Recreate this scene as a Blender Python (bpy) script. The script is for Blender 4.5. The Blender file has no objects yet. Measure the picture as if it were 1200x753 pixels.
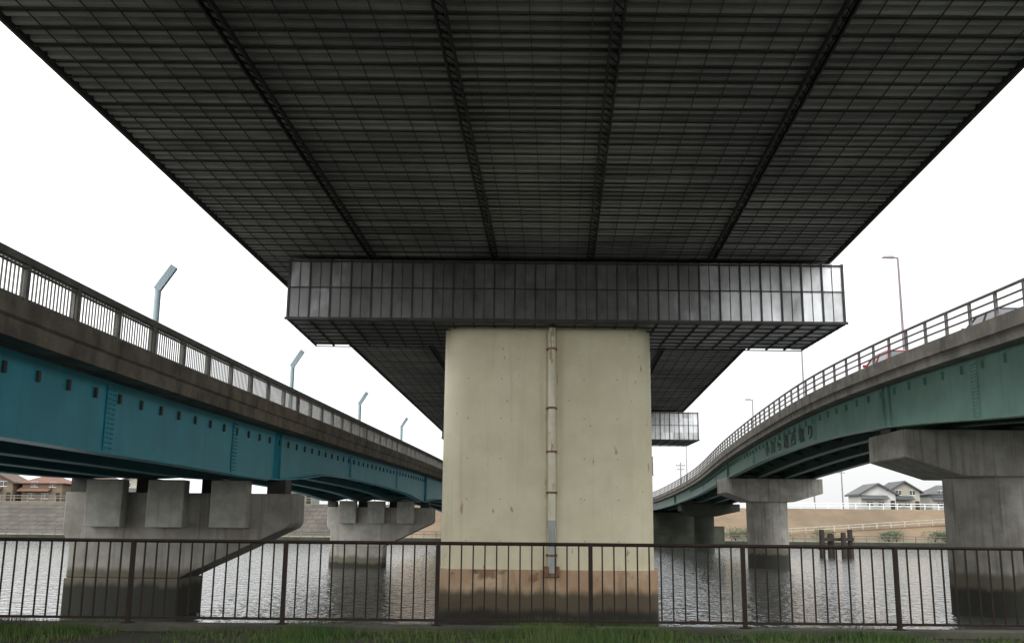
import bpy, bmesh, math, random
from mathutils import Vector, Matrix
random.seed(7)
D=bpy.data; S=bpy.context.scene; C=S.collection

# ------------------------------------------------------------------ materials
def pmat(name,c1,c2,ns=2.0,rough=.8,metal=0.0,bump=.15,bs=25,stretch=(1,1,1),streak=0,streakcol=(.08,.07,.05),
         tide=None,rust=0,spec=.4,ramp=(.35,.65),streakscale=(2.5,2.5,.12),rustr=(.70,.76),rustcol=(.22,.09,.03),rustscale=(1.3,1.3,.45),
         rust2=None):
    m=D.materials.new(name); m.use_nodes=True; nt=m.node_tree; N=nt.nodes; L=nt.links
    b=N['Principled BSDF']
    b.inputs['Roughness'].default_value=rough; b.inputs['Metallic'].default_value=metal
    b.inputs['Specular IOR Level'].default_value=spec
    geo=N.new('ShaderNodeNewGeometry')
    def noise(scl,stv,detail=6):
        mp=N.new('ShaderNodeMapping'); mp.inputs['Scale'].default_value=stv
        L.new(geo.outputs['Position'],mp.inputs['Vector'])
        n=N.new('ShaderNodeTexNoise'); n.inputs['Scale'].default_value=scl; n.inputs['Detail'].default_value=detail
        n.inputs['Roughness'].default_value=.6
        L.new(mp.outputs[0],n.inputs['Vector']); return n.outputs['Fac']
    def rampn(src,a,bb):
        r=N.new('ShaderNodeMapRange'); r.interpolation_type='SMOOTHSTEP'
        r.inputs['From Min'].default_value=a; r.inputs['From Max'].default_value=bb
        L.new(src,r.inputs['Value']); return r.outputs['Result']
    def mix(fac,a,bcol,mul=1.0):
        mx=N.new('ShaderNodeMix'); mx.data_type='RGBA'
        if mul!=1.0:
            mm=N.new('ShaderNodeMath'); mm.operation='MULTIPLY'; mm.inputs[1].default_value=mul
            L.new(fac,mm.inputs[0]); fac=mm.outputs[0]
        L.new(fac,mx.inputs[0])
        for i,v in ((6,a),(7,bcol)):
            if isinstance(v,tuple): mx.inputs[i].default_value=(*v,1)
            else: L.new(v,mx.inputs[i])
        return mx.outputs[2]
    col=mix(rampn(noise(ns,stretch),*ramp),tuple(c1),tuple(c2))
    if streak: col=mix(rampn(noise(2.0,streakscale),.5,.72),col,streakcol,streak)
    if rust: col=mix(rampn(noise(3.0,rustscale,4),*rustr),col,rustcol,rust)
    if rust2: col=mix(rampn(noise(rust2[0],rust2[1],5),*rust2[2]),col,rust2[3],rust2[4])
    if tide:
        sp=N.new('ShaderNodeSeparateXYZ'); L.new(geo.outputs['Position'],sp.inputs[0])
        nn=noise(1.6,(1,1,.35),5)
        for (zt,tc,w) in tide:
            a=N.new('ShaderNodeMath'); a.operation='MULTIPLY_ADD'; a.inputs[1].default_value=.5
            L.new(nn,a.inputs[0]); L.new(sp.outputs['Z'],a.inputs[2])
            r=N.new('ShaderNodeMapRange'); r.interpolation_type='SMOOTHSTEP'
            r.inputs['From Min'].default_value=zt+w+.25; r.inputs['From Max'].default_value=zt-w+.25
            L.new(a.outputs[0],r.inputs['Value'])
            col=mix(r.outputs['Result'],col,tc,.93)
    L.new(col,b.inputs['Base Color'])
    if bump:
        bp=N.new('ShaderNodeBump'); bp.inputs['Strength'].default_value=bump; bp.inputs['Distance'].default_value=.02
        L.new(noise(bs,(1,1,1),4),bp.inputs['Height']); L.new(bp.outputs[0],b.inputs['Normal'])
    return m

M={}
tide=[(-.02,(.12,.105,.075),.12),(-.5,(.028,.03,.022),.12)]
M['cream']=pmat('cream_paint',(.79,.725,.52),(.72,.655,.455),1.0,.5,bump=.06,bs=14,streak=.26,streakcol=(.50,.43,.26),rust=.8,rustr=(.67,.71),rustcol=(.42,.24,.10),rustscale=(1.0,1.0,.4),
                rust2=(9,(1,1,.6),(.70,.74),(.30,.16,.07),.8))
M['plinth']=pmat('stained_plinth',(.62,.46,.31),(.46,.30,.18),.8,.8,bump=.3,streak=.65,streakcol=(.24,.14,.08),streakscale=(1.2,1.2,.2),
                 tide=[(-.40,(.09,.072,.045),.14),(-.95,(.025,.025,.018),.12)],rust=.75,rustr=(.57,.68),rustcol=(.19,.09,.045),rustscale=(.35,.35,.5),
                 rust2=(2.6,(1,1,1),(.63,.69),(.11,.07,.045),.7))
M['conc']=pmat('weathered_concrete',(.36,.345,.30),(.245,.23,.20),1.2,.9,bump=.35,streak=.65,streakcol=(.125,.11,.085),tide=tide)
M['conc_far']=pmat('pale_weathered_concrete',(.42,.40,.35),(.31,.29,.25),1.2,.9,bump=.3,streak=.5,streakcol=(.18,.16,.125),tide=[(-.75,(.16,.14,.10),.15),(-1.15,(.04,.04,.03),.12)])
M['conc_dark']=pmat('shade_toned_concrete',(.045,.048,.035),(.022,.026,.018),.4,.95,bump=.3,streak=.5,streakcol=(.012,.016,.01),streakscale=(.5,.5,.1))  # greenish concrete, colour darkened to stand for shade under the bridge
M['conc_light']=pmat('light_concrete',(.40,.39,.35),(.31,.30,.26),2,.9,bump=.2,streak=.4,streakcol=(.18,.17,.14))
M['parapet']=pmat('dirty_parapet_concrete',(.23,.20,.16),(.13,.11,.088),1.5,.9,bump=.35,streak=.75,streakcol=(.05,.045,.036),streakscale=(.9,.9,.15))
M['parapet2']=pmat('grey_parapet_concrete',(.24,.22,.19),(.15,.138,.118),1.5,.9,bump=.35,streak=.7,streakcol=(.065,.06,.05),streakscale=(.9,.9,.15))
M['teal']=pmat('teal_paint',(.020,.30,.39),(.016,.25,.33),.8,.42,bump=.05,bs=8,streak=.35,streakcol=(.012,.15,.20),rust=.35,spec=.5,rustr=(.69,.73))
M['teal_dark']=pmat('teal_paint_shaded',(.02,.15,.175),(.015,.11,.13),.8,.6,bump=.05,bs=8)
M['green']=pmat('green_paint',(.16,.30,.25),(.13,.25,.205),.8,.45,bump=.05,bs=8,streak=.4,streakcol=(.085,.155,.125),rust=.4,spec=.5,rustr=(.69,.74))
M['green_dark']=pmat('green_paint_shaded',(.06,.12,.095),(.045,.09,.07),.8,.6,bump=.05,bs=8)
M['railgrey']=pmat('brown_grey_rail_paint',(.18,.175,.155),(.12,.115,.10),3,.6,bump=.05)
M['railbrown']=pmat('brown_grey_railing_paint',(.14,.125,.115),(.09,.08,.075),3,.6,bump=.05)
M['fence']=pmat('rusty_brown_fence_paint',(.032,.018,.013),(.02,.012,.009),6,.6,bump=.1,spec=.3)
M['asphalt']=pmat('asphalt',(.04,.04,.036),(.028,.028,.026),3,.9,bump=.4,bs=60)
M['rib']=pmat('dark_steel_rib',(.065,.062,.058),(.04,.038,.036),2,.6,metal=.2,bump=.05)
M['railrib']=pmat('blackened_rail_steel',(.03,.03,.03),(.02,.02,.02),2,.6,bump=.05)
M['grid']=pmat('soffit_grid_steel',(.07,.068,.064),(.045,.045,.042),2,.6,metal=.1,bump=.05)
M['deckconc']=pmat('deck_side_cladding',(.35,.36,.36),(.28,.29,.29),.6,.6,bump=.1)
M['pipe']=pmat('pale_drain_pipe',(.80,.75,.60),(.70,.65,.50),2,.5,bump=.05,rust=.8,rustr=(.58,.65),rustcol=(.42,.26,.12))
M['pipegrey']=pmat('grey_drain_pipe',(.44,.46,.46),(.34,.36,.36),2,.5,bump=.05)
M['rustm']=pmat('rusty_bracket',(.28,.16,.08),(.16,.085,.045),8,.8,bump=.2)
M['bolt']=pmat('painted_bolt',(.42,.36,.24),(.36,.3,.2),8,.8,bump=0)
M['lampteal']=pmat('pale_blue_lamp_paint',(.38,.48,.52),(.38,.48,.52),.5,.8,bump=0,spec=.2)
M['lampgrey']=pmat('galvanised_lamp_steel',(.22,.18,.19),(.16,.13,.14),2,.5,bump=.03)
M['lens']=pmat('lamp_lens',(.7,.7,.66),(.6,.6,.58),2,.2,bump=0)
M['glass']=pmat('dark_window_glass',(.03,.035,.04),(.02,.025,.03),1,.12,bump=0,spec=.5)
M['tyre']=pmat('tyre_rubber',(.02,.02,.02),(.015,.015,.015),5,.85,bump=.1)
M['rim']=pmat('wheel_rim',(.5,.5,.5),(.4,.4,.4),5,.3,metal=.8,bump=0)
M['carred']=pmat('red_car_paint',(.35,.015,.015),(.3,.015,.015),1,.3,bump=0,spec=.5)
M['cargrey']=pmat('dark_grey_car_paint',(.05,.053,.058),(.045,.048,.052),1,.35,metal=.0,bump=0,spec=.4)
M['tail']=pmat('red_tail_lens',(.4,.02,.01),(.35,.02,.01),1,.2,bump=0)
M['dirt']=pmat('near_bank_dirt',(.05,.045,.03),(.03,.038,.016),1.5,.95,bump=.6,bs=30)
M['grass']=pmat('grass_blades',(.055,.12,.022),(.11,.145,.04),1.0,.7,bump=0)
M['drygrass']=pmat('dry_bank_grass',(.15,.105,.065),(.10,.072,.045),.12,.95,bump=.5,bs=2,streak=.5,streakcol=(.07,.07,.032),streakscale=(.2,.2,.6))
M['farpath']=pmat('far_bank_terrace',(.13,.125,.08),(.065,.08,.036),.15,.95,bump=.2)
M['quay']=pmat('quay_concrete',(.035,.035,.026),(.018,.022,.015),.6,.9,bump=.3,streak=.4)
M['kerb']=pmat('stained_kerb_concrete',(.12,.115,.09),(.07,.072,.05),1.6,.9,bump=.4,streak=.4,streakcol=(.04,.05,.025))
M['wood']=pmat('wet_timber_pile',(.03,.022,.017),(.018,.013,.011),3,.8,bump=.3)
M['white']=pmat('white_painted_steel',(.7,.7,.68),(.6,.6,.58),3,.5,bump=0)
M['leaf']=pmat('shrub_leaves',(.025,.05,.014),(.045,.07,.024),2,.7,bump=0)
M['letters']=pmat('faded_lettering_paint',(.035,.07,.065),(.028,.055,.05),3,.5,bump=0)
def wallm(n,c): return pmat(n,c,tuple(x*.85 for x in c),.5,.8,bump=.1)
M['w0']=wallm('cream_render',(.34,.315,.26)); M['w1']=wallm('grey_render',(.18,.175,.165)); M['w2']=wallm('white_render',(.45,.445,.43)); M['w3']=wallm('tan_siding',(.16,.12,.085))
M['r0']=wallm('brown_roof_tiles',(.075,.045,.032)); M['r1']=wallm('grey_roof_tiles',(.075,.075,.078)); M['r2']=wallm('red_brown_roof_tiles',(.12,.058,.038)); M['r3']=wallm('slate_roof_tiles',(.06,.062,.07))

def soffitmat():
    m=pmat('corrugated_steel_sheet',(.42,.41,.385),(.27,.266,.25),.35,.55,metal=.1,bump=.05,streak=.0)
    nt=m.node_tree;N=nt.nodes;L=nt.links;b=N['Principled BSDF']
    src=b.inputs['Base Color'].links[0].from_socket
    geo=N.new('ShaderNodeNewGeometry')
    mp=N.new('ShaderNodeMapping'); mp.inputs['Scale'].default_value=(.10,3.6,1); L.new(geo.outputs['Position'],mp.inputs['Vector'])
    n=N.new('ShaderNodeTexNoise'); n.inputs['Scale'].default_value=1.5; n.inputs['Detail'].default_value=4; L.new(mp.outputs[0],n.inputs['Vector'])
    r=N.new('ShaderNodeMapRange'); r.inputs['From Min'].default_value=.3; r.inputs['From Max'].default_value=.7; r.inputs['To Min'].default_value=.45; r.inputs['To Max'].default_value=1.6
    L.new(n.outputs['Fac'],r.inputs['Value'])
    vm=N.new('ShaderNodeVectorMath'); vm.operation='SCALE'; L.new(src,vm.inputs[0]); L.new(r.outputs[0],vm.inputs['Scale']); L.new(vm.outputs[0],b.inputs['Base Color'])
    return m
M['soffit']=soffitmat()

def blockmat():
    m=pmat('stone_block_revetment',(.075,.066,.052),(.048,.042,.034),.3,.95,bump=.3)
    nt=m.node_tree;N=nt.nodes;L=nt.links;b=N['Principled BSDF']
    src=b.inputs['Base Color'].links[0].from_socket
    geo=N.new('ShaderNodeNewGeometry'); mp=N.new('ShaderNodeMapping'); mp.inputs['Rotation'].default_value=(math.radians(90),0,0)
    L.new(geo.outputs['Position'],mp.inputs['Vector'])
    br=N.new('ShaderNodeTexBrick'); br.inputs['Scale'].default_value=1; br.inputs['Brick Width'].default_value=1.6; br.inputs['Row Height'].default_value=.7
    br.inputs['Mortar Size'].default_value=.06; br.inputs['Color1'].default_value=(1,1,1,1); br.inputs['Color2'].default_value=(.75,.75,.75,1); br.inputs['Mortar'].default_value=(.45,.45,.45,1)
    L.new(mp.outputs[0],br.inputs['Vector'])
    mx=N.new('ShaderNodeMix'); mx.data_type='RGBA'; mx.blend_type='MULTIPLY'; mx.inputs[0].default_value=1
    L.new(src,mx.inputs[6]); L.new(br.outputs['Color'],mx.inputs[7]); L.new(mx.outputs[2],b.inputs['Base Color'])
    return m
M['block']=blockmat()

def cladmat():
    m=D.materials.new('metal_cladding_panels'); m.use_nodes=True; nt=m.node_tree;N=nt.nodes;L=nt.links;b=N['Principled BSDF']
    geo=N.new('ShaderNodeNewGeometry')
    def node(op,**k):
        n=N.new('ShaderNodeMath'); n.operation=op
        for i,v in k.items():
            i=int(i[1:])
            if isinstance(v,(int,float)): n.inputs[i].default_value=v
            else: L.new(v,n.inputs[i])
        return n.outputs[0]
    sn=N.new('ShaderNodeVectorMath'); sn.operation='SNAP'; sn.inputs[1].default_value=(.6133,.6,.93)
    ad=N.new('ShaderNodeVectorMath'); ad.operation='ADD'; ad.inputs[1].default_value=(.538,.3,.0)
    L.new(geo.outputs['Position'],ad.inputs[0]); L.new(ad.outputs[0],sn.inputs[0])
    wn=N.new('ShaderNodeTexWhiteNoise'); L.new(sn.outputs[0],wn.inputs['Vector'])
    mp=N.new('ShaderNodeMapping'); mp.inputs['Scale'].default_value=(1.8,1.8,.9); L.new(geo.outputs['Position'],mp.inputs['Vector'])
    n2=N.new('ShaderNodeTexNoise'); n2.inputs['Scale'].default_value=2; n2.inputs['Detail'].default_value=6; L.new(mp.outputs[0],n2.inputs['Vector'])
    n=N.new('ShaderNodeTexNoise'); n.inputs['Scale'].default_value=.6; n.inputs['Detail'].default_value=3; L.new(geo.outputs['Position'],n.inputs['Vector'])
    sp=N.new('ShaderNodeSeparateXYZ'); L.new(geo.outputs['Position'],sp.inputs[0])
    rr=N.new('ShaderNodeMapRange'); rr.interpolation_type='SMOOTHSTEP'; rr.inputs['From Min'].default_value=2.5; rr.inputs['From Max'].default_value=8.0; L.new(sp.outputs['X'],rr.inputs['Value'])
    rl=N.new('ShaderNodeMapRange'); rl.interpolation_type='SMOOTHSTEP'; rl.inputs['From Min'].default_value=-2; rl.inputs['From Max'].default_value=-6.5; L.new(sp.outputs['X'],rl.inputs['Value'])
    end_sheen=node('ADD',_0=rr.outputs[0],_1=node('MULTIPLY',_0=rl.outputs[0],_1=.5))  # sky sheen painted into the panel colour towards both beam ends
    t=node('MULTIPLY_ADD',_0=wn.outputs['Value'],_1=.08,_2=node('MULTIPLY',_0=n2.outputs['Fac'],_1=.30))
    t=node('ADD',_0=t,_1=node('MULTIPLY',_0=end_sheen,_1=node('MULTIPLY_ADD',_0=wn.outputs['Value'],_1=.18,_2=.36)))
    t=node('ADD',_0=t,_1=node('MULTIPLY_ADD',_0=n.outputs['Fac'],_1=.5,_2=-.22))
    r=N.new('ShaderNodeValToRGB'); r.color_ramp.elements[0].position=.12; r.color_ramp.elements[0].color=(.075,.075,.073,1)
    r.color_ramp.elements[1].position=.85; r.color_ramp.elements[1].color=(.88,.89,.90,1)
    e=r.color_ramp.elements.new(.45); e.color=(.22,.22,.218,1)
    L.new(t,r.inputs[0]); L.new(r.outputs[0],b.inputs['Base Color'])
    b.inputs['Metallic'].default_value=.5
    b.inputs['Roughness'].default_value=.38
    bp2=N.new('ShaderNodeBump'); bp2.inputs['Strength'].default_value=.15; bp2.inputs['Distance'].default_value=.03
    L.new(n2.outputs['Fac'],bp2.inputs['Height']); L.new(bp2.outputs[0],b.inputs['Normal'])
    return m
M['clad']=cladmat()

def watermat():
    m=D.materials.new('rippled_river_water'); m.use_nodes=True; nt=m.node_tree;N=nt.nodes;L=nt.links;b=N['Principled BSDF']
    b.inputs['Base Color'].default_value=(.085,.092,.09,1); b.inputs['Roughness'].default_value=.03; b.inputs['IOR'].default_value=1.5
    geo=N.new('ShaderNodeNewGeometry')
    def nz(sc,st,d):
        mp=N.new('ShaderNodeMapping'); mp.inputs['Scale'].default_value=st; mp.inputs['Rotation'].default_value=(0,0,.15); L.new(geo.outputs['Position'],mp.inputs['Vector'])
        n=N.new('ShaderNodeTexNoise'); n.inputs['Scale'].default_value=sc; n.inputs['Detail'].default_value=d; L.new(mp.outputs[0],n.inputs['Vector']); return n.outputs['Fac']
    a=N.new('ShaderNodeMath'); a.operation='MULTIPLY_ADD'; a.inputs[1].default_value=.25
    L.new(nz(6,(1,.8,1),2),a.inputs[0]); L.new(nz(2.3,(1,.75,1),2),a.inputs[2])
    bp=N.new('ShaderNodeBump'); bp.inputs['Strength'].default_value=1; bp.inputs['Distance'].default_value=.11
    L.new(a.outputs[0],bp.inputs['Height']); L.new(bp.outputs[0],b.inputs['Normal'])
    return m
M['water']=watermat()

# ------------------------------------------------------------------ mesh helpers
class MB:
    def __init__(s): s.v=[]; s.f=[]; s.mi=[]
    def add(s,vs,fs,mi=0):
        o=len(s.v); s.v+= [tuple(p) for p in vs]; s.f+=[tuple(i+o for i in f) for f in fs]; s.mi+=[mi]*len(fs)
    def box(s,x0,x1,y0,y1,z0,z1,mi=0):
        s.add([(x0,y0,z0),(x1,y0,z0),(x1,y1,z0),(x0,y1,z0),(x0,y0,z1),(x1,y0,z1),(x1,y1,z1),(x0,y1,z1)],
              [(0,3,2,1),(4,5,6,7),(0,1,5,4),(1,2,6,5),(2,3,7,6),(3,0,4,7)],mi)
    def beam(s,a,b,w,h,mi=0):
        a=Vector(a);b=Vector(b);d=(b-a).normalized()
        up=Vector((0,0,1)) if abs(d.z)<.95 else Vector((0,1,0))
        sx=d.cross(up).normalized()*w/2; n=sx.cross(d).normalized()*h/2
        s.add([a-sx-n,a+sx-n,a+sx+n,a-sx+n,b-sx-n,b+sx-n,b+sx+n,b-sx+n],
              [(0,1,2,3),(7,6,5,4),(0,4,5,1),(1,5,6,2),(2,6,7,3),(3,7,4,0)],mi)
    def cyl(s,a,b,r0,r1=None,n=16,mi=0):
        if r1 is None: r1=r0
        a=Vector(a);b=Vector(b);d=(b-a).normalized()
        up=Vector((0,0,1)) if abs(d.z)<.95 else Vector((1,0,0))
        u=d.cross(up).normalized(); w=u.cross(d)
        vs=[];
        for c,r in ((a,r0),(b,r1)):
            for i in range(n):
                t=2*math.pi*i/n; vs.append(c+u*math.cos(t)*r+w*math.sin(t)*r)
        fs=[(i,(i+1)%n,n+(i+1)%n,n+i) for i in range(n)]+[tuple(range(n-1,-1,-1)),tuple(range(n,2*n))]
        s.add(vs,fs,mi)
    def prism_y(s,poly,y0,y1,mi=0):
        n=len(poly); vs=[(x,y0,z) for x,z in poly]+[(x,y1,z) for x,z in poly]
        s.add(vs,[(i,(i+1)%n,n+(i+1)%n,n+i) for i in range(n)]+[tuple(range(n)),tuple(range(2*n-1,n-1,-1))],mi)
    def prism_x(s,poly,x0,x1,mi=0):
        n=len(poly); vs=[(x0,y,z) for y,z in poly]+[(x1,y,z) for y,z in poly]
        s.add(vs,[(i,(i+1)%n,n+(i+1)%n,n+i) for i in range(n)]+[tuple(range(n)),tuple(range(2*n-1,n-1,-1))],mi)
    def prism_z(s,poly,z0,z1,mi=0):
        n=len(poly); vs=[(x,y,z0) for x,y in poly]+[(x,y,z1) for x,y in poly]
        s.add(vs,[(i,(i+1)%n,n+(i+1)%n,n+i) for i in range(n)]+[tuple(range(n)),tuple(range(2*n-1,n-1,-1))],mi)
    def sweep(s,ys,fn,mi=0):
        rings=[fn(y) for y in ys]; n=len(rings[0]); vs=[]
        for y,r in zip(ys,rings): vs+=[(x,y,z) for x,z in r]
        fs=[]
        for k in range(len(ys)-1):
            for i in range(n):
                j=(i+1)%n; fs.append((k*n+i,k*n+j,(k+1)*n+j,(k+1)*n+i))
        fs.append(tuple(range(n))); fs.append(tuple(range(len(vs)-1,len(vs)-n-1,-1)))
        s.add(vs,fs,mi)
    def obj(s,name,mats,parent=None,smooth=False,recalc=True,bevel=0):
        me=D.meshes.new(name); me.from_pydata(s.v,[],s.f)
        if not isinstance(mats,(list,tuple)): mats=[mats]
        for m in mats: me.materials.append(m)
        me.polygons.foreach_set('material_index',s.mi)
        if recalc:
            bm=bmesh.new(); bm.from_mesh(me); bmesh.ops.recalc_face_normals(bm,faces=bm.faces); bm.to_mesh(me); bm.free()
        if smooth:
            me.polygons.foreach_set('use_smooth',[True]*len(me.polygons))
            try: me.set_sharp_from_angle(angle=math.radians(35))
            except Exception: pass
        me.update()
        o=D.objects.new(name,me); C.objects.link(o)
        if bevel:
            md=o.modifiers.new('bevel','BEVEL'); md.width=bevel; md.segments=2; md.limit_method='ANGLE'
        if parent: o.parent=parent
        return o
def empty(name,label,cat,loc=(0,0,0),group=None):
    o=D.objects.new(name,None); C.objects.link(o); o.location=loc; o.empty_display_size=.5
    o['label']=label; o['category']=cat
    if group: o['group']=group
    return o
def tag(o,label,cat,group=None):
    o['label']=label; o['category']=cat
    if group: o['group']=group
    return o
def struct(o,label=None):
    o['kind']='structure'
    if label: o['label']=label
    return o
def keep(o,p):
    o.parent=p; o.matrix_parent_inverse=Matrix.Translation(p.location).inverted(); return o
def interp(tab):
    xs=[t[0] for t in tab]; ys=[t[1] for t in tab]; n=len(xs)
    sl=[(ys[i+1]-ys[i])/(xs[i+1]-xs[i]) for i in range(n-1)]
    m=[sl[0]]+[(sl[i-1]+sl[i])/2 for i in range(1,n-1)]+[sl[-1]]
    def f(x):
        if x<=xs[0]: return ys[0]+m[0]*(x-xs[0])
        if x>=xs[-1]: return ys[-1]+m[-1]*(x-xs[-1])
        i=max(k for k in range(n-1) if xs[k]<=x); h=xs[i+1]-xs[i]; t=(x-xs[i])/h
        return (2*t**3-3*t*t+1)*ys[i]+(t**3-2*t*t+t)*h*m[i]+(-2*t**3+3*t*t)*ys[i+1]+(t**3-t*t)*h*m[i+1]
    return f
def frange(a,b,s):
    r=[];x=a
    while x<b-1e-6: r.append(x); x+=s
    r.append(b); return r

WZ=-1.45
# ------------------------------------------------------------------ ground & water
g=MB()
prof=[(-200,0),(14.75,0),(14.8,-3),(163,-3.2),(164.9,-3),(165,-.75),(170,-.6),(182,4.8),(184,4.9),(192,4.9),(400,5),(3500,5)]
xs=[-900,-300,-100,-20,22,100,300,900]
for i in range(len(prof)-1):
    for j in range(len(xs)-1):
        if i==0 or i==1: mi=0 if i==0 else 1
        elif i in(2,3,4): mi=1
        elif i==5: mi=2
        elif i==6: mi=4 if xs[j+1]<=-20 else 3
        elif i==8: mi=5
        else: mi=2
        a,b=prof[i],prof[i+1]
        g.add([(xs[j],a[0],a[1]),(xs[j+1],a[0],a[1]),(xs[j+1],b[0],b[1]),(xs[j],b[0],b[1])],[(0,1,2,3)],mi)
o=g.obj('ground',[M['dirt'],M['quay'],M['farpath'],M['drygrass'],M['block'],M['asphalt']]); struct(o)
w=MB(); w.add([(-900,14.78,WZ),(900,14.78,WZ),(900,164.97,WZ),(-900,164.97,WZ)],[(0,1,2,3)])
o=w.obj('river_water',M['water'],recalc=False); struct(o)
p=MB(); p.add([(-200,3,.006),(200,3,.006),(200,12.6,.006),(-200,12.6,.006)],[(0,1,2,3)])
struct(p.obj('riverside_path',M['asphalt'],recalc=False))
k=MB(); k.box(-60,60,13.98,14.3,0.0,.10)
tag(k.obj('kerb',M['kerb'],bevel=.01),'low stained concrete kerb under the riverside railing','kerb')

# grass
gr=MB()
for i in range(60000):
    x=random.uniform(-12,12); y=random.choice([random.gauss(13.78,.16),random.uniform(12.4,13.98),random.uniform(14.3,14.7)])
    if y<12.4 or y>14.75 or 13.99<y<14.29: continue
    den=math.sin(x*1.7)+math.sin(x*.63+1)+math.sin(x*4.1)*.6+random.uniform(-.4,.4)
    if random.random()>.46+.22*den: continue
    h=random.uniform(.03,.11)*(1.2+.4*max(den,-1)); a=random.uniform(0,math.pi); dx,dy=math.cos(a)*.009,math.sin(a)*.009
    lx,ly=random.uniform(-.05,.05),random.uniform(-.05,.05)
    gr.add([(x-dx,y-dy,0),(x+dx,y+dy,0),(x+lx,y+ly,h)],[(0,1,2)])
o=gr.obj('grass',M['grass'],recalc=False); o['kind']='stuff'; o['label']='patchy short grass along the riverside kerb'; o['category']='grass'

# ------------------------------------------------------------------ riverside railing
fe=empty('railing','dark brown steel railing with vertical bars along the river edge','railing',(0,14.14,0))
posts=[-3.1+2.108*i for i in range(-9,13)]
X0,X1=posts[0],posts[-1]
t=MB(); t.cyl((X0,14.14,1.195),(X1,14.14,1.195),.026,n=10); keep(t.obj('top_rail',M['fence'],smooth=True),fe)
t=MB(); t.beam((X0,14.14,.17),(X1,14.14,.17),.03,.035); keep(t.obj('lower_rail',M['fence']),fe)
for x in posts:
    t=MB(); t.box(x-.028,x+.028,14.11,14.17,.09,1.2); t.box(x-.07,x+.07,14.07,14.21,.1,.115); keep(t.obj('post',M['fence']),fe)
t=MB()
for x in posts[:-1]:
    n=13
    for i in range(1,n): 
        xx=x+2.108*i/n; t.box(xx-.0095,xx+.0095,14.13,14.15,.17,1.18)
o=keep(t.obj('bars',M['fence']),fe); o['kind']='stuff'

# ------------------------------------------------------------------ main viaduct
SK=.047; SL=-.013
def vx(x,y): return x+SK*(y-29)
def vz(y): return 9.33+SL*(y-29)
XL0,XR0=-7.75,9.57
via=empty('highway_viaduct','wide elevated highway deck with dark corrugated steel underside','bridge')
Y0,Y1=-22,172
t=MB(); per=.30; y=Y0; vs=[]; 
while y<Y1:
    for (f,h) in ((0,0),(.42,0),(.52,.085),(.9,.085)):
        yy=y+f*per; z=vz(yy)+.045+h; vs+=[(vx(XL0+.05,yy),yy,z),(vx(XR0-.05,yy),yy,z)]
    y+=per
t.add(vs,[(2*i,2*i+1,2*i+3,2*i+2) for i in range(len(vs)//2-1)])
t.obj('corrugated_soffit',M['soffit'],parent=via,recalc=False)
t=MB()
y=Y0+.2
while y<Y1:
    z=vz(y); t.add([(vx(XL0,y),y,z+.02),(vx(XR0,y),y,z+.02),(vx(XR0,y+.025),y+.025,z+.02),(vx(XL0,y+.025),y+.025,z+.02),
                    (vx(XL0,y),y,z+.043),(vx(XR0,y),y,z+.043),(vx(XR0,y+.025),y+.025,z+.043),(vx(XL0,y+.025),y+.025,z+.043)],
              [(0,3,2,1),(4,5,6,7),(0,1,5,4),(1,2,6,5),(2,3,7,6),(3,0,4,7)])
    y+=.6
x=XL0
while x<=XR0+.01:
    t.beam((vx(x,Y0),Y0,vz(Y0)+.01),(vx(x,Y1),Y1,vz(Y1)+.01),.012,.025); x+=(XR0-XL0)/34
t.obj('soffit_grid',M['grid'],parent=via)
for x in (XL0-.03,XR0+.03):
    t=MB(); t.beam((vx(x,Y0),Y0,vz(Y0)+.10),(vx(x,Y1),Y1,vz(Y1)+.10),.06,.26); t.obj('edge_trim',M['rib'],parent=via)
for off in (-5.1,-1.43,1.43,5.05):
    t=MB(); xc=.91+off
    for s in (-.09,.09): t.beam((vx(xc+s,Y0),Y0,vz(Y0)-.05),(vx(xc+s,Y1),Y1,vz(Y1)-.05),.035,.11)
    y=Y0
    while y<Y1-1:
        t.beam((vx(xc-.09,y),y,vz(y)-.01),(vx(xc+.09,y+.3),y+.3,vz(y)-.01),.02,.02); y+=.3
    t.obj('inspection_rail',M['railrib'],parent=via)
t=MB(); t.sweep([Y0,Y1],lambda y:[(vx(XL0+.02,y),vz(y)+.17),(vx(XR0-.02,y),vz(y)+.17),(vx(XR0-.02,y),vz(y)+2.2),(vx(XL0+.02,y),vz(y)+2.2)])
t.obj('deck_body',M['deckconc'],parent=via)
for a,b in ((XL0,XL0+.25),(XR0-.25,XR0)):
    t=MB(); t.sweep([Y0,Y1],lambda y:[(vx(a,y),vz(y)+2.2),(vx(b,y),vz(y)+2.2),(vx(b,y),vz(y)+3.3),(vx(a,y),vz(y)+3.3)])
    t.obj('parapet',M['deckconc'],parent=via)
t=MB(); t.sweep([Y0,Y1],lambda y:[(vx(XL0+.3,y),vz(y)+2.204),(vx(XR0-.3,y),vz(y)+2.204),(vx(XR0-.3,y),vz(y)+2.28),(vx(XL0+.3,y),vz(y)+2.28)])
t.obj('road_surface',M['asphalt'],parent=via)

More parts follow.
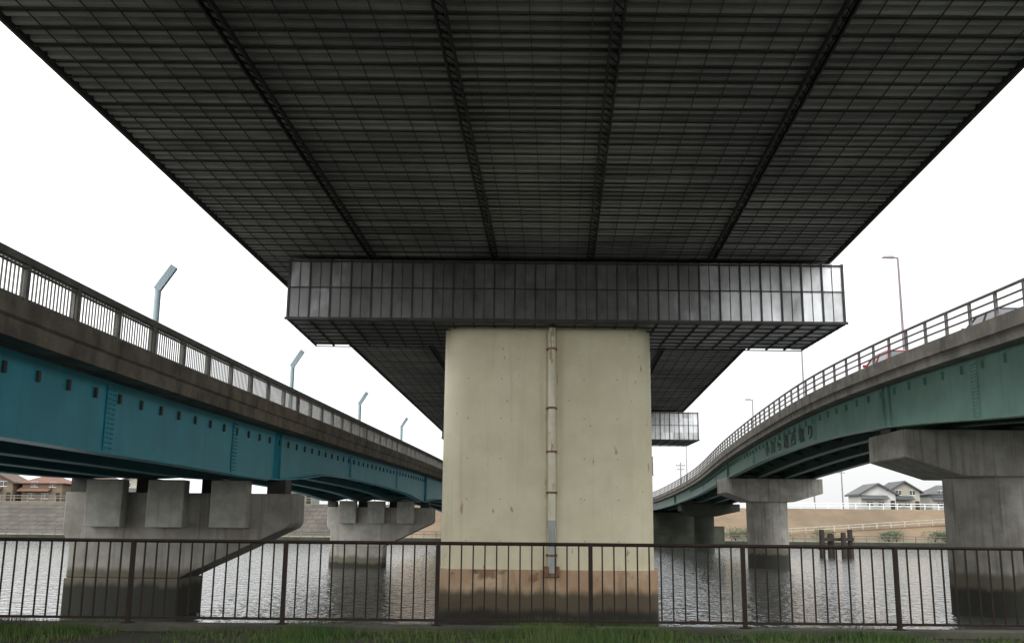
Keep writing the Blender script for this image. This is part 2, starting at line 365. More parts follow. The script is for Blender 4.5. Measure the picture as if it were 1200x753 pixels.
def rrect(x0,x1,y0,y1,r,n=8):
    pts=[]
    for cx,cy,a0 in ((x1-r,y0+r,-90),(x1-r,y1-r,0),(x0+r,y1-r,90),(x0+r,y0+r,180)):
        for i in range(n+1):
            a=math.radians(a0+90*i/n); pts.append((cx+r*math.cos(a),cy+r*math.sin(a)))
    return pts
def main_pier(dx,dy,dz,label):
    e=empty('viaduct_pier',label,'bridge pier',(1.1+dx,31.4+dy,WZ),'piers carrying the highway viaduct')
    X=lambda v:v+dx; Y=lambda v:v+dy
    t=MB(); t.prism_z(rrect(X(-2.07),X(4.32),Y(29.95),Y(33.0),.75),.18,7.45+dz); keep(t.obj('column',M['cream'],smooth=True),e)
    t=MB(); t.prism_z(rrect(X(-2.2),X(4.42),Y(29.82),Y(33.13),.8),-3.1,.18)
    keep(t.obj('plinth',M['plinth'],smooth=True),e)
    zb,zt=7.41+dz,9.22+dz; xa,xb,ya,yb=X(-6.67),X(9.89),Y(29.0),Y(33.4)
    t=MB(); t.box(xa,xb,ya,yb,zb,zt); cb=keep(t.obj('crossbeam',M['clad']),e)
    t=MB(); n=27
    for i in range(n+1):
        xx=xa+(xb-xa)*i/n; wd=.022
        t.box(xx-wd,xx+wd,ya-.05,ya-.001,zb,zt)
        t.box(xx-wd,xx+wd,ya-.05,yb+.04,zb-.05,zb-.001)
        if i<n:
            xq=xx+(xb-xa)/n*.5; t.box(xq-.009,xq+.009,ya-.02,ya-.001,zb,zt)
    for j in range(8):
        yy=ya+(yb-ya)*j/7
        t.box(xa-.05,xa-.001,yy-.02,yy+.02,zb,zt); t.box(xb+.001,xb+.05,yy-.02,yy+.02,zb,zt)
        t.box(xa,xb,yy-.02,yy+.02,zb-.075,zb-.045)
    for z,hh in ((zb+.01,.025),(zb+.95,.014),(zt-.06,.025)):
        t.box(xa-.03,xb+.03,ya-.064,ya-.045,z-hh,z+hh)
        t.box(xa-.064,xa-.03,ya,yb,z-hh,z+hh); t.box(xb+.03,xb+.064,ya,yb,z-hh,z+hh)
    t.box(xa-.08,xb+.08,ya-.10,ya-.066,zb-.05,zb+.03)
    r=t.obj('cladding_ribs',M['rib']); r.parent=cb
    return e
p1=main_pier(0,0,0,'cream painted rounded bridge pier with metal clad crossbeam and drain pipe')
main_pier(2.25,35.7,-.46,'cream painted bridge pier with metal clad crossbeam standing in the river')
main_pier(4.3,71.4,-.92,'cream painted bridge pier with metal clad crossbeam standing in the river')
dp=MB(); dp.cyl((1.22,29.75,1.5),(1.22,29.75,7.40),.105,n=16); dpo=keep(dp.obj('drain_pipe',M['pipe'],smooth=True),p1)
t=MB(); t.cyl((1.22,29.75,.1),(1.22,29.75,1.5),.095,n=16); t.cyl((1.22,29.75,1.4),(1.22,29.75,1.6),.125,n=16); o=t.obj('lower_pipe',M['pipegrey'],smooth=True); o.parent=dpo
for z in (2.4,3.6,4.9,6.7,.6):
    t=MB(); t.cyl((1.22,29.75,z-.03),(1.22,29.75,z+.03),.118,n=16); t.box(1.06,1.38,29.85,29.97,z-.03,z+.03); t.box(1.08,1.36,29.74,29.77,z-.015,z+.015)
    o=t.obj('pipe_clamp',M['rustm']); o.parent=dpo
for sx in (1.04,1.40):
    t=MB(); t.box(sx-.015,sx+.015,29.925,29.96,.3,7.4); o=t.obj('mounting_strip',M['pipe']); o.parent=dpo
t=MB(); t.box(1.0,1.45,29.7,29.95,-.02,.28); o=t.obj('outlet_box',M['rustm'],bevel=.02); o.parent=dpo
for zx in (-1.3,-.3,2.2,3.2):
    for z in (1.0,2.2,3.4,4.6,5.8):
        t=MB(); t.cyl((zx,29.955,z),(zx,29.94,z),.02,n=8); keep(t.obj('tie_bolt',M['bolt']),p1)

# ------------------------------------------------------------------ side bridges
def side_bridge(name,label,s,RX,RT,BOT,W,ys,slabdz,weboff,mweb,mdark,gspc,ng,mpar,cat='bridge'):
    e=empty(name,label,cat)
    P=lambda y,d:RX(y)+s*d
    T=RT
    t=MB(); t.sweep(ys,lambda y:[(P(y,0),T(y)-.76),(P(y,.35),T(y)-.76),(P(y,.35),T(y)-1.05),(P(y,W-.35),T(y)-1.05),(P(y,W-.35),T(y)-.76),(P(y,W),T(y)-.76),
        (P(y,W),T(y)-slabdz),(P(y,W-.7),T(y)-slabdz),(P(y,W-.9),T(y)-slabdz+.08),(P(y,.9),T(y)-slabdz+.08),(P(y,.45),T(y)-slabdz),(P(y,.07),T(y)-slabdz),(P(y,.07),T(y)-slabdz+.28),(P(y,0),T(y)-slabdz+.32)])
    t.obj('deck_slab',mpar,parent=e)
    t=MB(); 
    for a,b in zip(ys[:-1],ys[1:]):
        t.add([(P(a,.36),a,T(a)-1.044),(P(a,W-.36),a,T(a)-1.044),(P(b,W-.36),b,T(b)-1.044),(P(b,.36),b,T(b)-1.044)],[(0,1,2,3)])
    t.obj('road_surface',M['asphalt'],parent=e,recalc=False)
    zt=lambda y:T(y)-slabdz+.02
    for k in range(ng):
        d=weboff+gspc*k; t=MB()
        t.sweep(ys,lambda y:[(P(y,d),BOT(y)+.04),(P(y,d+.03),BOT(y)+.04),(P(y,d+.03),zt(y)),(P(y,d),zt(y))])
        t.sweep(ys,lambda y:[(P(y,d-.2),BOT(y)),(P(y,d+.23),BOT(y)),(P(y,d+.23),BOT(y)+.04),(P(y,d-.2),BOT(y)+.04)])
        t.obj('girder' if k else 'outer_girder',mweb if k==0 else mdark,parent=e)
    y=ys[0]+2
    while y<ys[-1]:
        t=MB()
        d0,d1=weboff+.04,weboff+gspc*(ng-1)-.01
        a=P(y,d0);b=P(y,d1); zb=BOT(y)+.35; z2=zt(y)-.1
        t.box(min(a,b),max(a,b),y,y+.1,z2-.2,z2); t.box(min(a,b),max(a,b),y,y+.1,zb,zb+.12)
        for k in range(ng-1):
            x0=P(y,weboff+gspc*k+.04); x1=P(y,weboff+gspc*(k+1)-.01); xm=(x0+x1)/2
            t.beam((x0,y+.05,zb),(xm,y+.05,z2-.1),.08,.08); t.beam((x1,y+.05,zb),(xm,y+.05,z2-.1),.08,.08)
        t.obj('cross_frame',mdark,parent=e)
        y+=4.6
    return e,P
RXL=lambda y:-7.8+.047*(y-14.5)
RTL=interp([(-20,5.8),(14.5,5.63),(22,5.64),(40,5.79),(71,6.1),(110,6.2),(180,5.9)])
BL=interp([(-20,2.6),(14.5,2.78),(24,2.79),(33,2.82),(36,3.0),(40,3.3),(50,3.4),(62,3.25),(70,2.95),(74,3.2),(84,3.45),(130,3.4),(140,3.1),(148,3.4),(180,3.4)])
ysL=frange(-18,182,1.5)
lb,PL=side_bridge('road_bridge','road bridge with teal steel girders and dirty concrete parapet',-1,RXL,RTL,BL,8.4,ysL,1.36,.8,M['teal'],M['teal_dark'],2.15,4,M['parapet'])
RXR=interp([(-20,14.2),(15,13.25),(25,13.08),(35,12.95),(43,13.05),(54,13.8),(71,15.3),(104,18.7),(140,20.4),(182,21)])
RTR=interp([(-20,6.9),(15,7.65),(25,7.82),(35,7.97),(43,7.98),(54,7.92),(71,7.72),(104,7.2),(140,6.45),(182,6.0)])
BR=interp([(-20,3.6),(15,4.1),(26,4.4),(34,4.9),(40,5.15),(54,5.25),(68,5.1),(76,5.0),(90,4.85),(104,4.6),(140,3.9),(182,3.5)])
SR=1.5
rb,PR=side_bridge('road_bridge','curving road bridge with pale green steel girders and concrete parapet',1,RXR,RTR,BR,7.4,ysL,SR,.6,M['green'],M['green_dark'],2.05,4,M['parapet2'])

def stiff(e,P,RT,BOT,off,slabdz,s,ys,mat,name):
    for y in ys:
        t=MB(); x=P(y,off); a,b=sorted((x-s*.10,x-s*.001)); t.box(a,b,y-.012,y+.012,BOT(y)+.05,RT(y)-slabdz-.0)
        t.obj(name,mat,parent=e)
stiff(lb,PL,RTL,BL,.8,1.36,-1,[32.9,33.3,70.2,70.6,140],M['teal'],'web_stiffener')
stiff(rb,PR,RTR,BR,.6,SR,1,[35.4,36.0,75.3,75.7,125,126],M['green'],'web_stiffener')
def splice(e,P,RT,BOT,off,slabdz,s,ys,mat):
    for y in ys:
        t=MB()
        x=P(y,off); a,b=sorted((x-s*.02,x-s*.001)); t.box(a,b,y-.22,y+.22,BOT(y)+.08,RT(y)-slabdz-.06)
        z=BOT(y)+.14
        while z<RT(y)-slabdz-.1:
            for yy in (-.16,-.07,.07,.16):
                a,b=sorted((x-s*.045,x-s*.02)); t.box(a,b,y+yy-.018,y+yy+.018,z-.018,z+.018)
            z+=.1
        t.obj('splice_plate',mat,parent=e)
splice(lb,PL,RTL,BL,.8,1.36,-1,[20.6,28.7,45,58,82,94],M['teal'])
splice(rb,PR,RTR,BR,.6,SR,1,[29,45,62,85,98],M['green'])
for i,y in enumerate(frange(12,70,1.12)):
    t=MB(); x=PL(y,.8); z=RTL(y)-1.36-.30; t.box(x+.001,x+.05,y-.05,y+.05,z-.10,z+.10); t.obj('scaffold_bracket',M['rib'],parent=lb)
for i,y in enumerate(frange(18,110,1.3)):
    t=MB(); x=PR(y,.6); z=RTR(y)-SR-.28; t.box(x-.09,x-.001,y-.03,y+.03,z-.1,z+.16); t.obj('scaffold_bracket',M['green'],parent=rb)

def bridge_rail(e,P,RT,d,ys,post,style,mat,W):
    for dd in (d,W-d):
        t=MB()
        for a,b in zip(ys[:-1],ys[1:]):
            def seg(h,w,hh): t.beam((P(a,dd),a,RT(a)+h),(P(b,dd),b,RT(b)+h),w,hh)
            if style=='bars': seg(-.06,.13,.12); seg(-.18,.04,.035); seg(-.69,.05,.05)
            else: seg(-.03,.07,.06); seg(-.27,.04,.045); seg(-.50,.04,.045)
        t.obj('handrail',mat,parent=e)
        y=ys[0]; cnt=0; t2=MB(); pw=.055 if style=='bars' else .04
        while y<ys[-1]:
            t=MB(); x=P(y,dd); t.box(x-pw,x+pw,y-pw,y+pw,RT(y)-.76,RT(y)-.06)
            t.box(x-.09,x+.09,y-.09,y+.09,RT(y)-.76,RT(y)-.735)
            if dd==d and cnt<70 and y>12 : t.obj('railing_post',mat,parent=e); cnt+=1
            else: t2.add(t.v,t.f)
            y+=post
        if t2.v:
            o=t2.obj('more_railing_posts',mat,parent=e); o['kind']='stuff'
        if style=='bars':
            t=MB(); y=ys[0]
            while y<ys[-1]:
                x=P(y,dd); t.box(x-.010,x+.010,y-.013,y+.013,RT(y)-.70,RT(y)-.08); y+=.118 if y<80 else .4
            o=t.obj('bars',mat,parent=e); o['kind']='stuff'
bridge_rail(lb,PL,RTL,.14,frange(-17,181,1.5),1.72,'bars',M['railgrey'],8.4)
bridge_rail(rb,PR,RTR,.14,frange(-17,181,1.5),1.5,'pipes',M['railbrown'],7.4)

# lettering on the green girder
chars='小川ら路西取り'
for i,ch in enumerate(chars):
    cu=D.curves.new('glyph','FONT'); cu.body=ch; cu.size=1.0; cu.extrude=.01; cu.align_x='CENTER'; cu.resolution_u=2
    to=D.objects.new('glyph',cu); C.objects.link(to); bpy.context.view_layer.update()
    dg=bpy.context.evaluated_depsgraph_get(); me=D.meshes.new_from_object(to.evaluated_get(dg))
    y=57.0-1.85*i
    d=Vector((PR(y+.5,.6)-PR(y-.5,.6),1,0)).normalized(); right=-d; up=Vector((0,0,1)); nrm=right.cross(up)
    base=Vector((PR(y,.6)-.04,y,BR(y)+.26))
    vs=[base+right*(v.co.x*1.3)+up*v.co.y*.78+nrm*v.co.z for v in me.vertices]
    t=MB(); t.add(vs,[tuple(p.vertices) for p in me.polygons])
    D.objects.remove(to); D.meshes.remove(me)
    if t.v: t.obj('painted_character',M['letters'],parent=rb,recalc=False)

# left piers
def left_pier(dx,dy,dz,cm='conc'):
    e=empty('bridge_pier','weathered concrete bridge pier with one-sided bracket cap, standing in the river','bridge pier',(-12+dx,33.5+dy,WZ),'concrete piers of the teal road bridge')
    f=lambda pts:[(x+dx,z+dz) for x,z in pts]
    t=MB(); t.prism_y(f([(-14.05,-.30),(-10.5,-.30),(-10.0,-.05),(-9.2,.32),(-8.2,.8),(-7.15,1.3),(-7.05,1.45),(-7.05,2.37),(-14.3,2.37),(-14.3,1.1),(-14.05,.7)]),32.5+dy,34.7+dy)
    keep(t.obj('cap_and_stem',M[cm],bevel=.04),e)
    t=MB(); t.box(-14.08+dx,-10.42+dx,32.42+dy,34.78+dy,-3.3,-.302+dz); keep(t.obj('plinth',M[cm],bevel=.04),e)
    for xc in (-8.9,-10.9,-12.85):
        t=MB(); t.box(xc-.58+dx,xc+.58+dx,31.95+dy,32.5+dy,1.28+dz,2.76+dz); keep(t.obj('bearing_block',M['conc_light'],bevel=.03),e)
    for k in range(4):
        xx=PL(33.6+dy,.8+2.15*k); zz=BL(33.6+dy)
        t=MB(); t.box(xx-.3,xx+.3,33.2+dy,34.1+dy,2.372+dz,max(zz-.003,2.38+dz)); keep(t.obj('bearing_pad',M['rib']),e)
left_pier(0,0,0); left_pier(1.75,37.2,.2,'conc_far'); left_pier(5.05,107,.25,'conc_far')
def right_pier(cx,cy,r,xa,xb,zb,zt,hd=1.1,cm='conc'):
    e=empty('bridge_pier','round concrete bridge pier with wide hammerhead cap, standing in the river','bridge pier',(cx,cy,WZ),'round concrete piers of the green road bridge')
    t=MB(); t.cyl((cx,cy,-3.3),(cx,cy,zb+.02),r,n=48); keep(t.obj('column',M[cm],smooth=True),e)
    t=MB(); t.prism_y([(xa,zt),(xa,zb+.62),(cx-r-.1,zb),(cx+r+.1,zb),(xb,zb+.62),(xb,zt)],cy-hd,cy+hd); keep(t.obj('cap',M[cm],bevel=.05),e)
    for k in range(4):
        xx=PR(cy,.6+2.05*k); zz=BR(cy)
        if zz>zt+.01:
            t=MB(); t.box(max(xx-.3,xa+.02),xx+.3,cy-.5,cy+.5,zt+.002,zz-.003); keep(t.obj('bearing_pad',M['rib']),e)
right_pier(17.3,36.3,1.6,13.62,21.2,3.25,4.85,1.78)
right_pier(19.15,75.6,1.5,15.85,22.9,3.3,4.98,1.75)
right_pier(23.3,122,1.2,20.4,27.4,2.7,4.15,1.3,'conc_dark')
t=MB(); a,b=sorted((PL(171,-.2),PL(171,8.2))); t.box(a,b,171,176,-.6,BL(171)-.01); tag(t.obj('abutment',M['conc'],bevel=.05),'concrete bridge abutment on the far river bank','abutment')
t=MB(); a,b=PR(150,-.3),PR(150,7.7)
t.box(a,b,150,176,-3.2,BR(176)-.02); t.box(a-.6,b+.6,149.6,152,-3.2,.2); t.box(b,b+5,158,176,-3.2,1.6)
tag(t.obj('abutment',M['conc_dark'],bevel=.05),'concrete abutment with shade in its dark colour, under the green bridge','abutment')

# ------------------------------------------------------------------ lamps
def bent_lamp(y):
    x=PL(y,.3); z=RTL(y)-.76
    e=empty('street_lamp','short bent pale blue-grey lamp post on the bridge parapet','street lamp',(x,y,z),'bent lamp posts along the teal bridge')
    t=MB(); t.cyl((0,0,0),(0,0,1.60),.07,n=12); t.obj('pole',M['lampteal'],parent=e,smooth=True)
    t=MB(); t.beam((-.02,0,1.56),(.30,.05,2.10),.15,.15); t.obj('lamp_head',M['lampteal'],parent=e)
for y in (21.3,32.6,44,56): bent_lamp(y)
def tall_lamp(y):
    x=PR(y,6.95); z=RTR(y)-.76
    e=empty('street_lamp','slim tall grey street lamp with a short arm on the bridge','street lamp',(x,y,z),'tall street lamps along the green bridge')
    t=MB(); t.cyl((0,0,0),(0,0,.8),.12,.11,n=12); t.cyl((0,0,.8),(0,0,8.42),.08,.05,n=12); t.obj('pole',M['lampgrey'],parent=e,smooth=True)
    t=MB(); t.cyl((0,0,8.4),(-.35,0,8.44),.05,n=10)
    t.add([(-.2,-.12,8.38),(-.2,.12,8.38),(-.85,.10,8.40),(-.85,-.10,8.40),(-.25,-.10,8.5),(-.25,.10,8.5),(-.75,.07,8.5),(-.75,-.07,8.5)],
          [(0,1,2,3),(4,5,6,7),(0,1,5,4),(1,2,6,5),(2,3,7,6),(3,0,4,7)])
    t.obj('lamp_head',M['lampgrey'],parent=e)
    t=MB(); t.add([(-.35,-.09,8.372),(-.35,.09,8.372),(-.8,.08,8.385),(-.8,-.08,8.385)],[(0,1,2,3)]); t.obj('lens',M['lens'],parent=e,recalc=False)
for y in (51.3,77.5,106,158): tall_lamp(y)

# ------------------------------------------------------------------ cars
def car(y,paint,label,sc,d=2.0):
    x=PR(y,d); z=RTR(y)-1.04
    yaw=math.atan2(-(PR(y+1,0)-PR(y-1,0)),2)
    e=empty('car',label,'car',(x,y,z),'cars on the bridge'); e.rotation_euler=(0,0,yaw); e.scale=(sc,sc,sc)
    low=[(-2.1,.35),(-2.15,.62),(-2.05,.9),(-1.5,.97),(.9,.95),(1.9,.80),(2.12,.62),(2.1,.35),(1.75,.22),(-1.75,.22)]
    t=MB(); t.prism_x(low,-.84,.84); 
    W1,W2=.80,.62
    vs=[(-W1,-1.75,.96),(W1,-1.75,.96),(W1,1.15,.94),(-W1,1.15,.94),(-W2,-1.30,1.40),(W2,-1.30,1.40),(W2,.4,1.41),(-W2,.4,1.41)]
    b=t.obj('body',paint,parent=e,bevel=.06,smooth=True)
    t=MB(); t.add(vs,[(0,1,5,4),(1,2,6,5),(2,3,7,6),(3,0,4,7),(4,5,6,7)]); t.obj('windows',M['glass'],parent=e)
    t=MB(); t.add([(-W2-.02,-1.33,1.40),(W2+.02,-1.33,1.40),(W2+.02,.42,1.41),(-W2-.02,.42,1.41),(-W2+.06,-1.2,1.47),(W2-.06,-1.2,1.47),(W2-.06,.25,1.48),(-W2+.06,.25,1.48)],
                  [(0,3,2,1),(4,5,6,7),(0,1,5,4),(1,2,6,5),(2,3,7,6),(3,0,4,7)])
    for sx in (-1,1):
        for yy,y2 in ((-1.75,-1.3),(1.15,.4),(-.35,-.35)):
            t.beam((sx*(W1+.005),yy,.95),(sx*(W2+.005),y2,1.41),.05,.06)
    t.obj('roof',paint,parent=e)
    for sx in (-1,1):
        for yy in (-1.3,1.32):
            t=MB(); t.cyl((sx*.66,yy,.31),(sx*.86,yy,.31),.31,n=24); wh=t.obj('wheel',M['tyre'],parent=e,smooth=True)
            t=MB(); t.cyl((sx*.85,yy,.31),(sx*.872,yy,.31),.19,n=16); q=t.obj('rim',M['rim']); q.parent=wh
        t=MB(); t.box(sx*.62-.17,sx*.62+.17,2.03,2.14,.62,.75); t.obj('headlight',M['lens'],parent=e,bevel=.02)
        t=MB(); t.box(sx*.66-.13,sx*.66+.13,-2.16,-2.06,.66,.86); t.obj('tail_light',M['tail'],parent=e,bevel=.02)
        t=MB(); t.box(sx*.92-.09,sx*.92+.09,.72,.82,.95,1.08); t.obj('mirror',paint,parent=e,bevel=.02)
car(31.0,M['cargrey'],'dark grey car driving over the green bridge behind the railing',.88,2.5)
car(38.8,M['carred'],'red car driving over the green bridge behind the railing',.86,2.0)

# ------------------------------------------------------------------ far bank things
def house(x,y,w,d,h,rh,wm,rm,label,hip=False):
    z=4.9; e=empty('house',label,'house',(x,y,z),'houses along the far river bank')
    t=MB(); t.box(-w/2,w/2,-d/2,d/2,-.3,h); 
    if not hip: t.prism_y([(-w/2,h),(w/2,h),(0,h+rh-.12)],-d/2,d/2)
    t.obj('wall',wm,parent=e)
    t=MB(); o=.6
    if hip:
        r=(w-d)/2 if w>d else .5
        t.add([(-w/2-o,-d/2-o,h),(w/2+o,-d/2-o,h),(w/2+o,d/2+o,h),(-w/2-o,d/2+o,h),(-r,0,h+rh),(r,0,h+rh)],[(0,1,5,4),(1,2,5),(2,3,4,5),(3,0,4),(3,2,1,0)])
        t.box(-w/2-o,w/2+o,-d/2-o,d/2+o,h-.15,h-.003)
    else:
        t.add([(-w/2-o,-d/2-o,h-.35),(0,-d/2-o,h+rh-.1),(w/2+o,-d/2-o,h-.35),(w/2+o,-d/2-o,h-.02),(0,-d/2-o,h+rh+.25),(-w/2-o,-d/2-o,h-.02),
               (-w/2-o,d/2+o,h-.35),(0,d/2+o,h+rh-.1),(w/2+o,d/2+o,h-.35),(w/2+o,d/2+o,h-.02),(0,d/2+o,h+rh+.25),(-w/2-o,d/2+o,h-.02)],
              [(0,1,4,5),(1,2,3,4),(6,11,10,7),(7,10,9,8),(0,6,7,1),(1,7,8,2),(5,4,10,11),(4,3,9,10),(0,5,11,6),(2,8,9,3)])
    t.obj('roof',rm,parent=e)
    t=MB(); t.add([(-w/2-.3,-d/2-1.6,2.35),(w*.25,-d/2-1.6,2.35),(w*.25,-d/2-.01,3.0),(-w/2-.3,-d/2-.01,3.0),(-w/2-.3,-d/2-1.6,2.2),(w*.25,-d/2-1.6,2.2),(w*.25,-d/2-.01,2.8),(-w/2-.3,-d/2-.01,2.8)],
                  [(0,1,2,3),(7,6,5,4),(0,4,5,1),(1,5,6,2),(0,3,7,4)]); t.obj('porch_roof',rm,parent=e)
    for zz,fxs in ((.9,(-.25,.08)),(3.2,(-.2,.26))):
        for fx in fxs:
            if zz+.9>h+.8: continue
            ww=w*.085
            t=MB(); t.box(fx*w-ww,fx*w+ww,-d/2-.03,-d/2-.002,zz,zz+.9); wn=t.obj('window',M['glass'],parent=e)
            t=MB(); t.box(fx*w-ww-.08,fx*w+ww+.08,-d/2-.08,-d/2-.032,zz-.1,zz); t.box(fx*w-ww-.08,fx*w+ww+.08,-d/2-.08,-d/2-.032,zz+.9,zz+.98)
            t.box(fx*w-.03,fx*w+.03,-d/2-.06,-d/2-.032,zz,zz+.9); q=t.obj('frame',M['white']); q.parent=wn
    t=MB(); t.box(w*.42-.5,w*.42+.35,-d/2-.05,-d/2-.002,0,2.0); t.obj('door',M['wood'],parent=e)
W_=[('w0','cream walled'),('w1','grey walled'),('w2','white walled'),('w3','tan walled')]; R_=[('r0','brown'),('r1','dark grey'),('r2','red-brown'),('r3','slate grey')]
xx=-156; i=0
hl=[]
while xx<-72:
    wd=random.uniform(6.0,8.2); hl.append((xx,203+random.uniform(0,4),wd,7.5,[1,0,3,3][i%4],[0,2,0,1,2,0][i%6],(i*7)%3>0,4.0)); xx+=wd+random.uniform(1.2,2.6); i+=1
hl+=[(-43,205,7,7.5,1,1,1,3.8)]
hl+=[(72.6,203,6.8,7.5,2,1,0,3.5),(79.0,206,6.0,7.5,0,3,0,3.7),(87.6,206,6,7,2,1,1,3.2),(97,203,8,8,2,1,0,4),(107,205,8,8,1,2,1,4),(117,204,9,8,2,1,0,4)]
for (x,y,w_,d_,wi,ri,hp,hh) in hl:
    house(x,y,w_,d_,hh+random.uniform(-.3,.3),1.9,M[W_[wi][0]],M[R_[ri][0]],f'{W_[wi][1]} two storey house with {R_[ri][1]} {"hipped" if hp else "gabled"} roof',bool(hp))
def farfence(name,label,pts,h,step,mat,rails):
    e=empty(name,label,'guard rail',pts[0])
    t=MB(); tp=MB()
    for a,b in zip(pts[:-1],pts[1:]):
        for r in rails: t.beam((a[0],a[1],a[2]+r),(b[0],b[1],b[2]+r),.07,.12)
        L_=(Vector(b)-Vector(a)).length; n=int(L_/step)
        for i in range(n+1):
            q=Vector(a).lerp(Vector(b),i/n); tp.box(q.x-.06,q.x+.06,q.y-.06,q.y+.06,q.z,q.z+h)
    keep(t.obj('rails',mat),e); o=keep(tp.obj('posts',mat),e); o['kind']='stuff'
farfence('guard_rail','white steel guard rail along the far bank road',[(30,183,4.85),(140,183,4.85)],1.1,2.5,M['white'],(.6,1.05))
farfence('guard_rail','grey railing along the far bank road',[(-160,183,4.85),(-12,183,4.85)],1.1,2.5,M['railgrey'],(.6,1.05))
t=MB()
t.add([(40,171,-.15),(96,178.5,3.6),(96,179.6,3.65),(40,172.1,-.1)],[(0,1,2,3)])
t.add([(40,170.95,-.75),(96,178.45,2.6),(96,178.45,3.6),(40,170.95,-.15)],[(0,1,2,3)])
struct(t.obj('ramp_path',M['drygrass'],recalc=False))
farfence('guard_rail','thin pale railing beside the sloping ramp path',[(40,171.1,-.1),(96,178.6,3.6)],1.0,2.5,M['conc_light'],(.5,.95))
farfence('guard_rail','low dark fence along the far water edge',[(-150,165.6,-.75),(-10,165.6,-.75)],1.1,2.0,M['railbrown'],(.6,1.05))
farfence('guard_rail','low dark fence along the far water edge',[(34,165.6,-.75),(140,165.6,-.75)],1.0,2.0,M['railbrown'],(.55,.95))
def shrub(x,y,z,r):
    t=MB()
    t.cyl((x,y,z-.1),(x,y,z+r*.5),.08,.04,n=6,mi=1)
    for k in range(5):
        a=random.uniform(0,6.28); t.cyl((x,y,z+.1),(x+math.cos(a)*r*.6,y+math.sin(a)*r*.4,z+r*.8),.04,.015,n=5,mi=1)
    cl=[(random.uniform(-.7,.7)*r,random.uniform(-.5,.5)*r,random.uniform(.35,.8)*r,random.uniform(.35,.55)*r) for _ in range(7)]
    for i in range(900):
        c=random.choice(cl); v=Vector((random.gauss(0,1),random.gauss(0,1),random.gauss(0,1))).normalized()*c[3]*random.uniform(.6,1.05)
        p=Vector((x+c[0]+v.x*1.2,y+c[1]+v.y,z+max(.05,c[2]+v.z*.9))); s=random.uniform(.06,.13)
        u=Vector((random.gauss(0,1),random.gauss(0,1),random.gauss(0,1))).normalized(); q=u.orthogonal().normalized()
        t.add([p-u*s,p-q*s*.6,p+u*s,p+q*s*.6],[(0,1,2,3)])
    o=t.obj('shrub',[M['leaf'],M['wood']],recalc=False); tag(o,'rounded dark green shrub on the far river bank','shrub','shrubs on the far bank')
for x in (62.5,64,70,71.5,73,74.6,52,37,39.5): shrub(x,168+random.uniform(-1,1),-.65,random.uniform(1.4,1.9))
for x in (-46,-43,-38,-95,-101): shrub(x,168.5,-.65,random.uniform(1.0,1.5))
e=empty('mooring_piles','dark weathered timber mooring piles standing in the river','mooring piles',(32.1,100,WZ))
for dx,dy,h in ((-1.45,0,2.75),(-.5,.5,2.4),(.55,-.3,2.5),(1.4,.3,2.8),(0,1.6,2.3)):
    t=MB(); t.cyl((dx*1.05,dy,-1.6),(dx,dy,h),.29,.25,n=12); t.obj('pile',M['wood'],parent=e,smooth=True)
for zz,yy in ((1.8,0),(.95,.6)):
    t=MB(); t.beam((-1.65,yy,zz),(1.65,yy,zz+.05),.2,.32); t.obj('tie_beam',M['wood'],parent=e)
for x,y,h in ((59,196,9.5),(64.5,196,8.5),(-70,196,10),(90,196,9.5),(33.5,198,9)):
    e=empty('utility_pole','slim concrete utility pole with crossarms','utility pole',(x,y,4.9),'utility poles on the far bank')
    t=MB(); t.cyl((0,0,-.2),(0,0,h),.16,.10,n=10); t.obj('pole',M['lampgrey'],parent=e,smooth=True)
    t=MB(); t.box(-.9,.9,-.06,.06,h-.7,h-.6); t.box(-.7,.7,-.06,.06,h-1.4,h-1.3)
    for s in (-.8,-.3,.3,.8): t.cyl((s,0,h-.6),(s,0,h-.4),.05,n=6)
    t.obj('crossarm',M['rib'],parent=e)

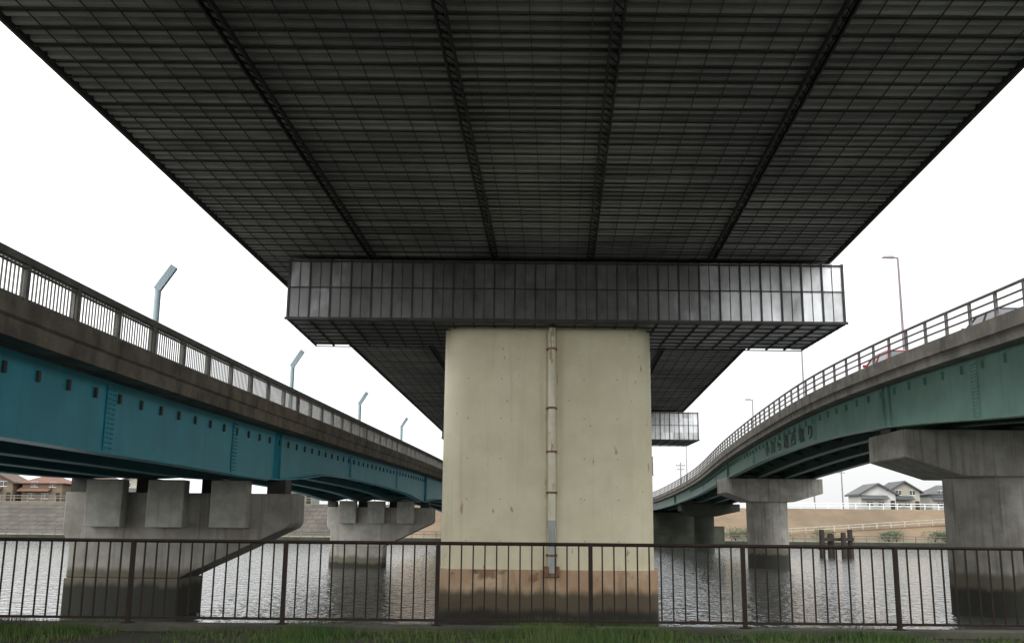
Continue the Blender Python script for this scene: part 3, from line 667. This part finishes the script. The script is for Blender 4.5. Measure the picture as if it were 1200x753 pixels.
# ------------------------------------------------------------------ world, sun, camera
w=D.worlds.new('World'); S.world=w; w.use_nodes=True; nt=w.node_tree; N=nt.nodes; L=nt.links
bg=N['Background']; sky=N.new('ShaderNodeTexSky'); sky.sky_type='NISHITA'; sky.sun_disc=False
sky.sun_elevation=math.radians(50); sky.sun_rotation=math.radians(200); sky.dust_density=1.0; sky.air_density=1.0
sc=N.new('ShaderNodeVectorMath'); sc.operation='SCALE'; sc.inputs['Scale'].default_value=.10; L.new(sky.outputs[0],sc.inputs[0])
tc=N.new('ShaderNodeTexCoord'); n=N.new('ShaderNodeTexNoise'); n.inputs['Scale'].default_value=1.5; n.inputs['Detail'].default_value=4; L.new(tc.outputs['Generated'],n.inputs['Vector'])
sp=N.new('ShaderNodeSeparateXYZ'); L.new(tc.outputs['Generated'],sp.inputs[0])
ad=N.new('ShaderNodeMath'); ad.operation='MULTIPLY_ADD'; ad.inputs[1].default_value=.2; L.new(n.outputs['Fac'],ad.inputs[0]); L.new(sp.outputs['Z'],ad.inputs[2])
ay=N.new('ShaderNodeMath'); ay.operation='MULTIPLY_ADD'; ay.inputs[1].default_value=-.35; L.new(sp.outputs['Y'],ay.inputs[0]); L.new(ad.outputs[0],ay.inputs[2])
ax=N.new('ShaderNodeMath'); ax.operation='MULTIPLY_ADD'; ax.inputs[1].default_value=-.25; L.new(sp.outputs['X'],ax.inputs[0]); L.new(ay.outputs[0],ax.inputs[2])
cr=N.new('ShaderNodeMapRange'); cr.inputs['From Min'].default_value=-.3; cr.inputs['From Max'].default_value=.9; cr.inputs['To Min'].default_value=.94; cr.inputs['To Max'].default_value=3.7
L.new(ax.outputs[0],cr.inputs['Value'])
tint=N.new('ShaderNodeVectorMath'); tint.operation='SCALE'; tint.inputs[0].default_value=(.985,.995,1.0); L.new(cr.outputs[0],tint.inputs['Scale'])
mx=N.new('ShaderNodeMix'); mx.data_type='RGBA'; mx.inputs[0].default_value=.9; L.new(sc.outputs[0],mx.inputs[6]); L.new(tint.outputs[0],mx.inputs[7])
L.new(mx.outputs[2],bg.inputs[0]); bg.inputs[1].default_value=1.0
sd=D.lights.new('Sun','SUN'); sd.energy=1.0; sd.angle=math.radians(20); sd.color=(1,.96,.9); so=D.objects.new('Sun',sd); C.objects.link(so)
so.rotation_euler=(math.radians(40),0,math.radians(-20))
cam=D.cameras.new('Camera'); co=D.objects.new('Camera',cam); C.objects.link(co); S.camera=co
cam.sensor_width=36; cam.lens=35; cam.clip_end=6000; cam.clip_start=.1
pitch=math.atan((615-376.5)/1167)
co.matrix_world=Matrix.Translation((0,0,1.45))@Matrix.Rotation(math.pi/2+pitch,4,'X')@Matrix.Rotation(.0095,4,'Z')
S.view_settings.view_transform='Standard'; S.view_settings.look='None'; S.view_settings.exposure=0
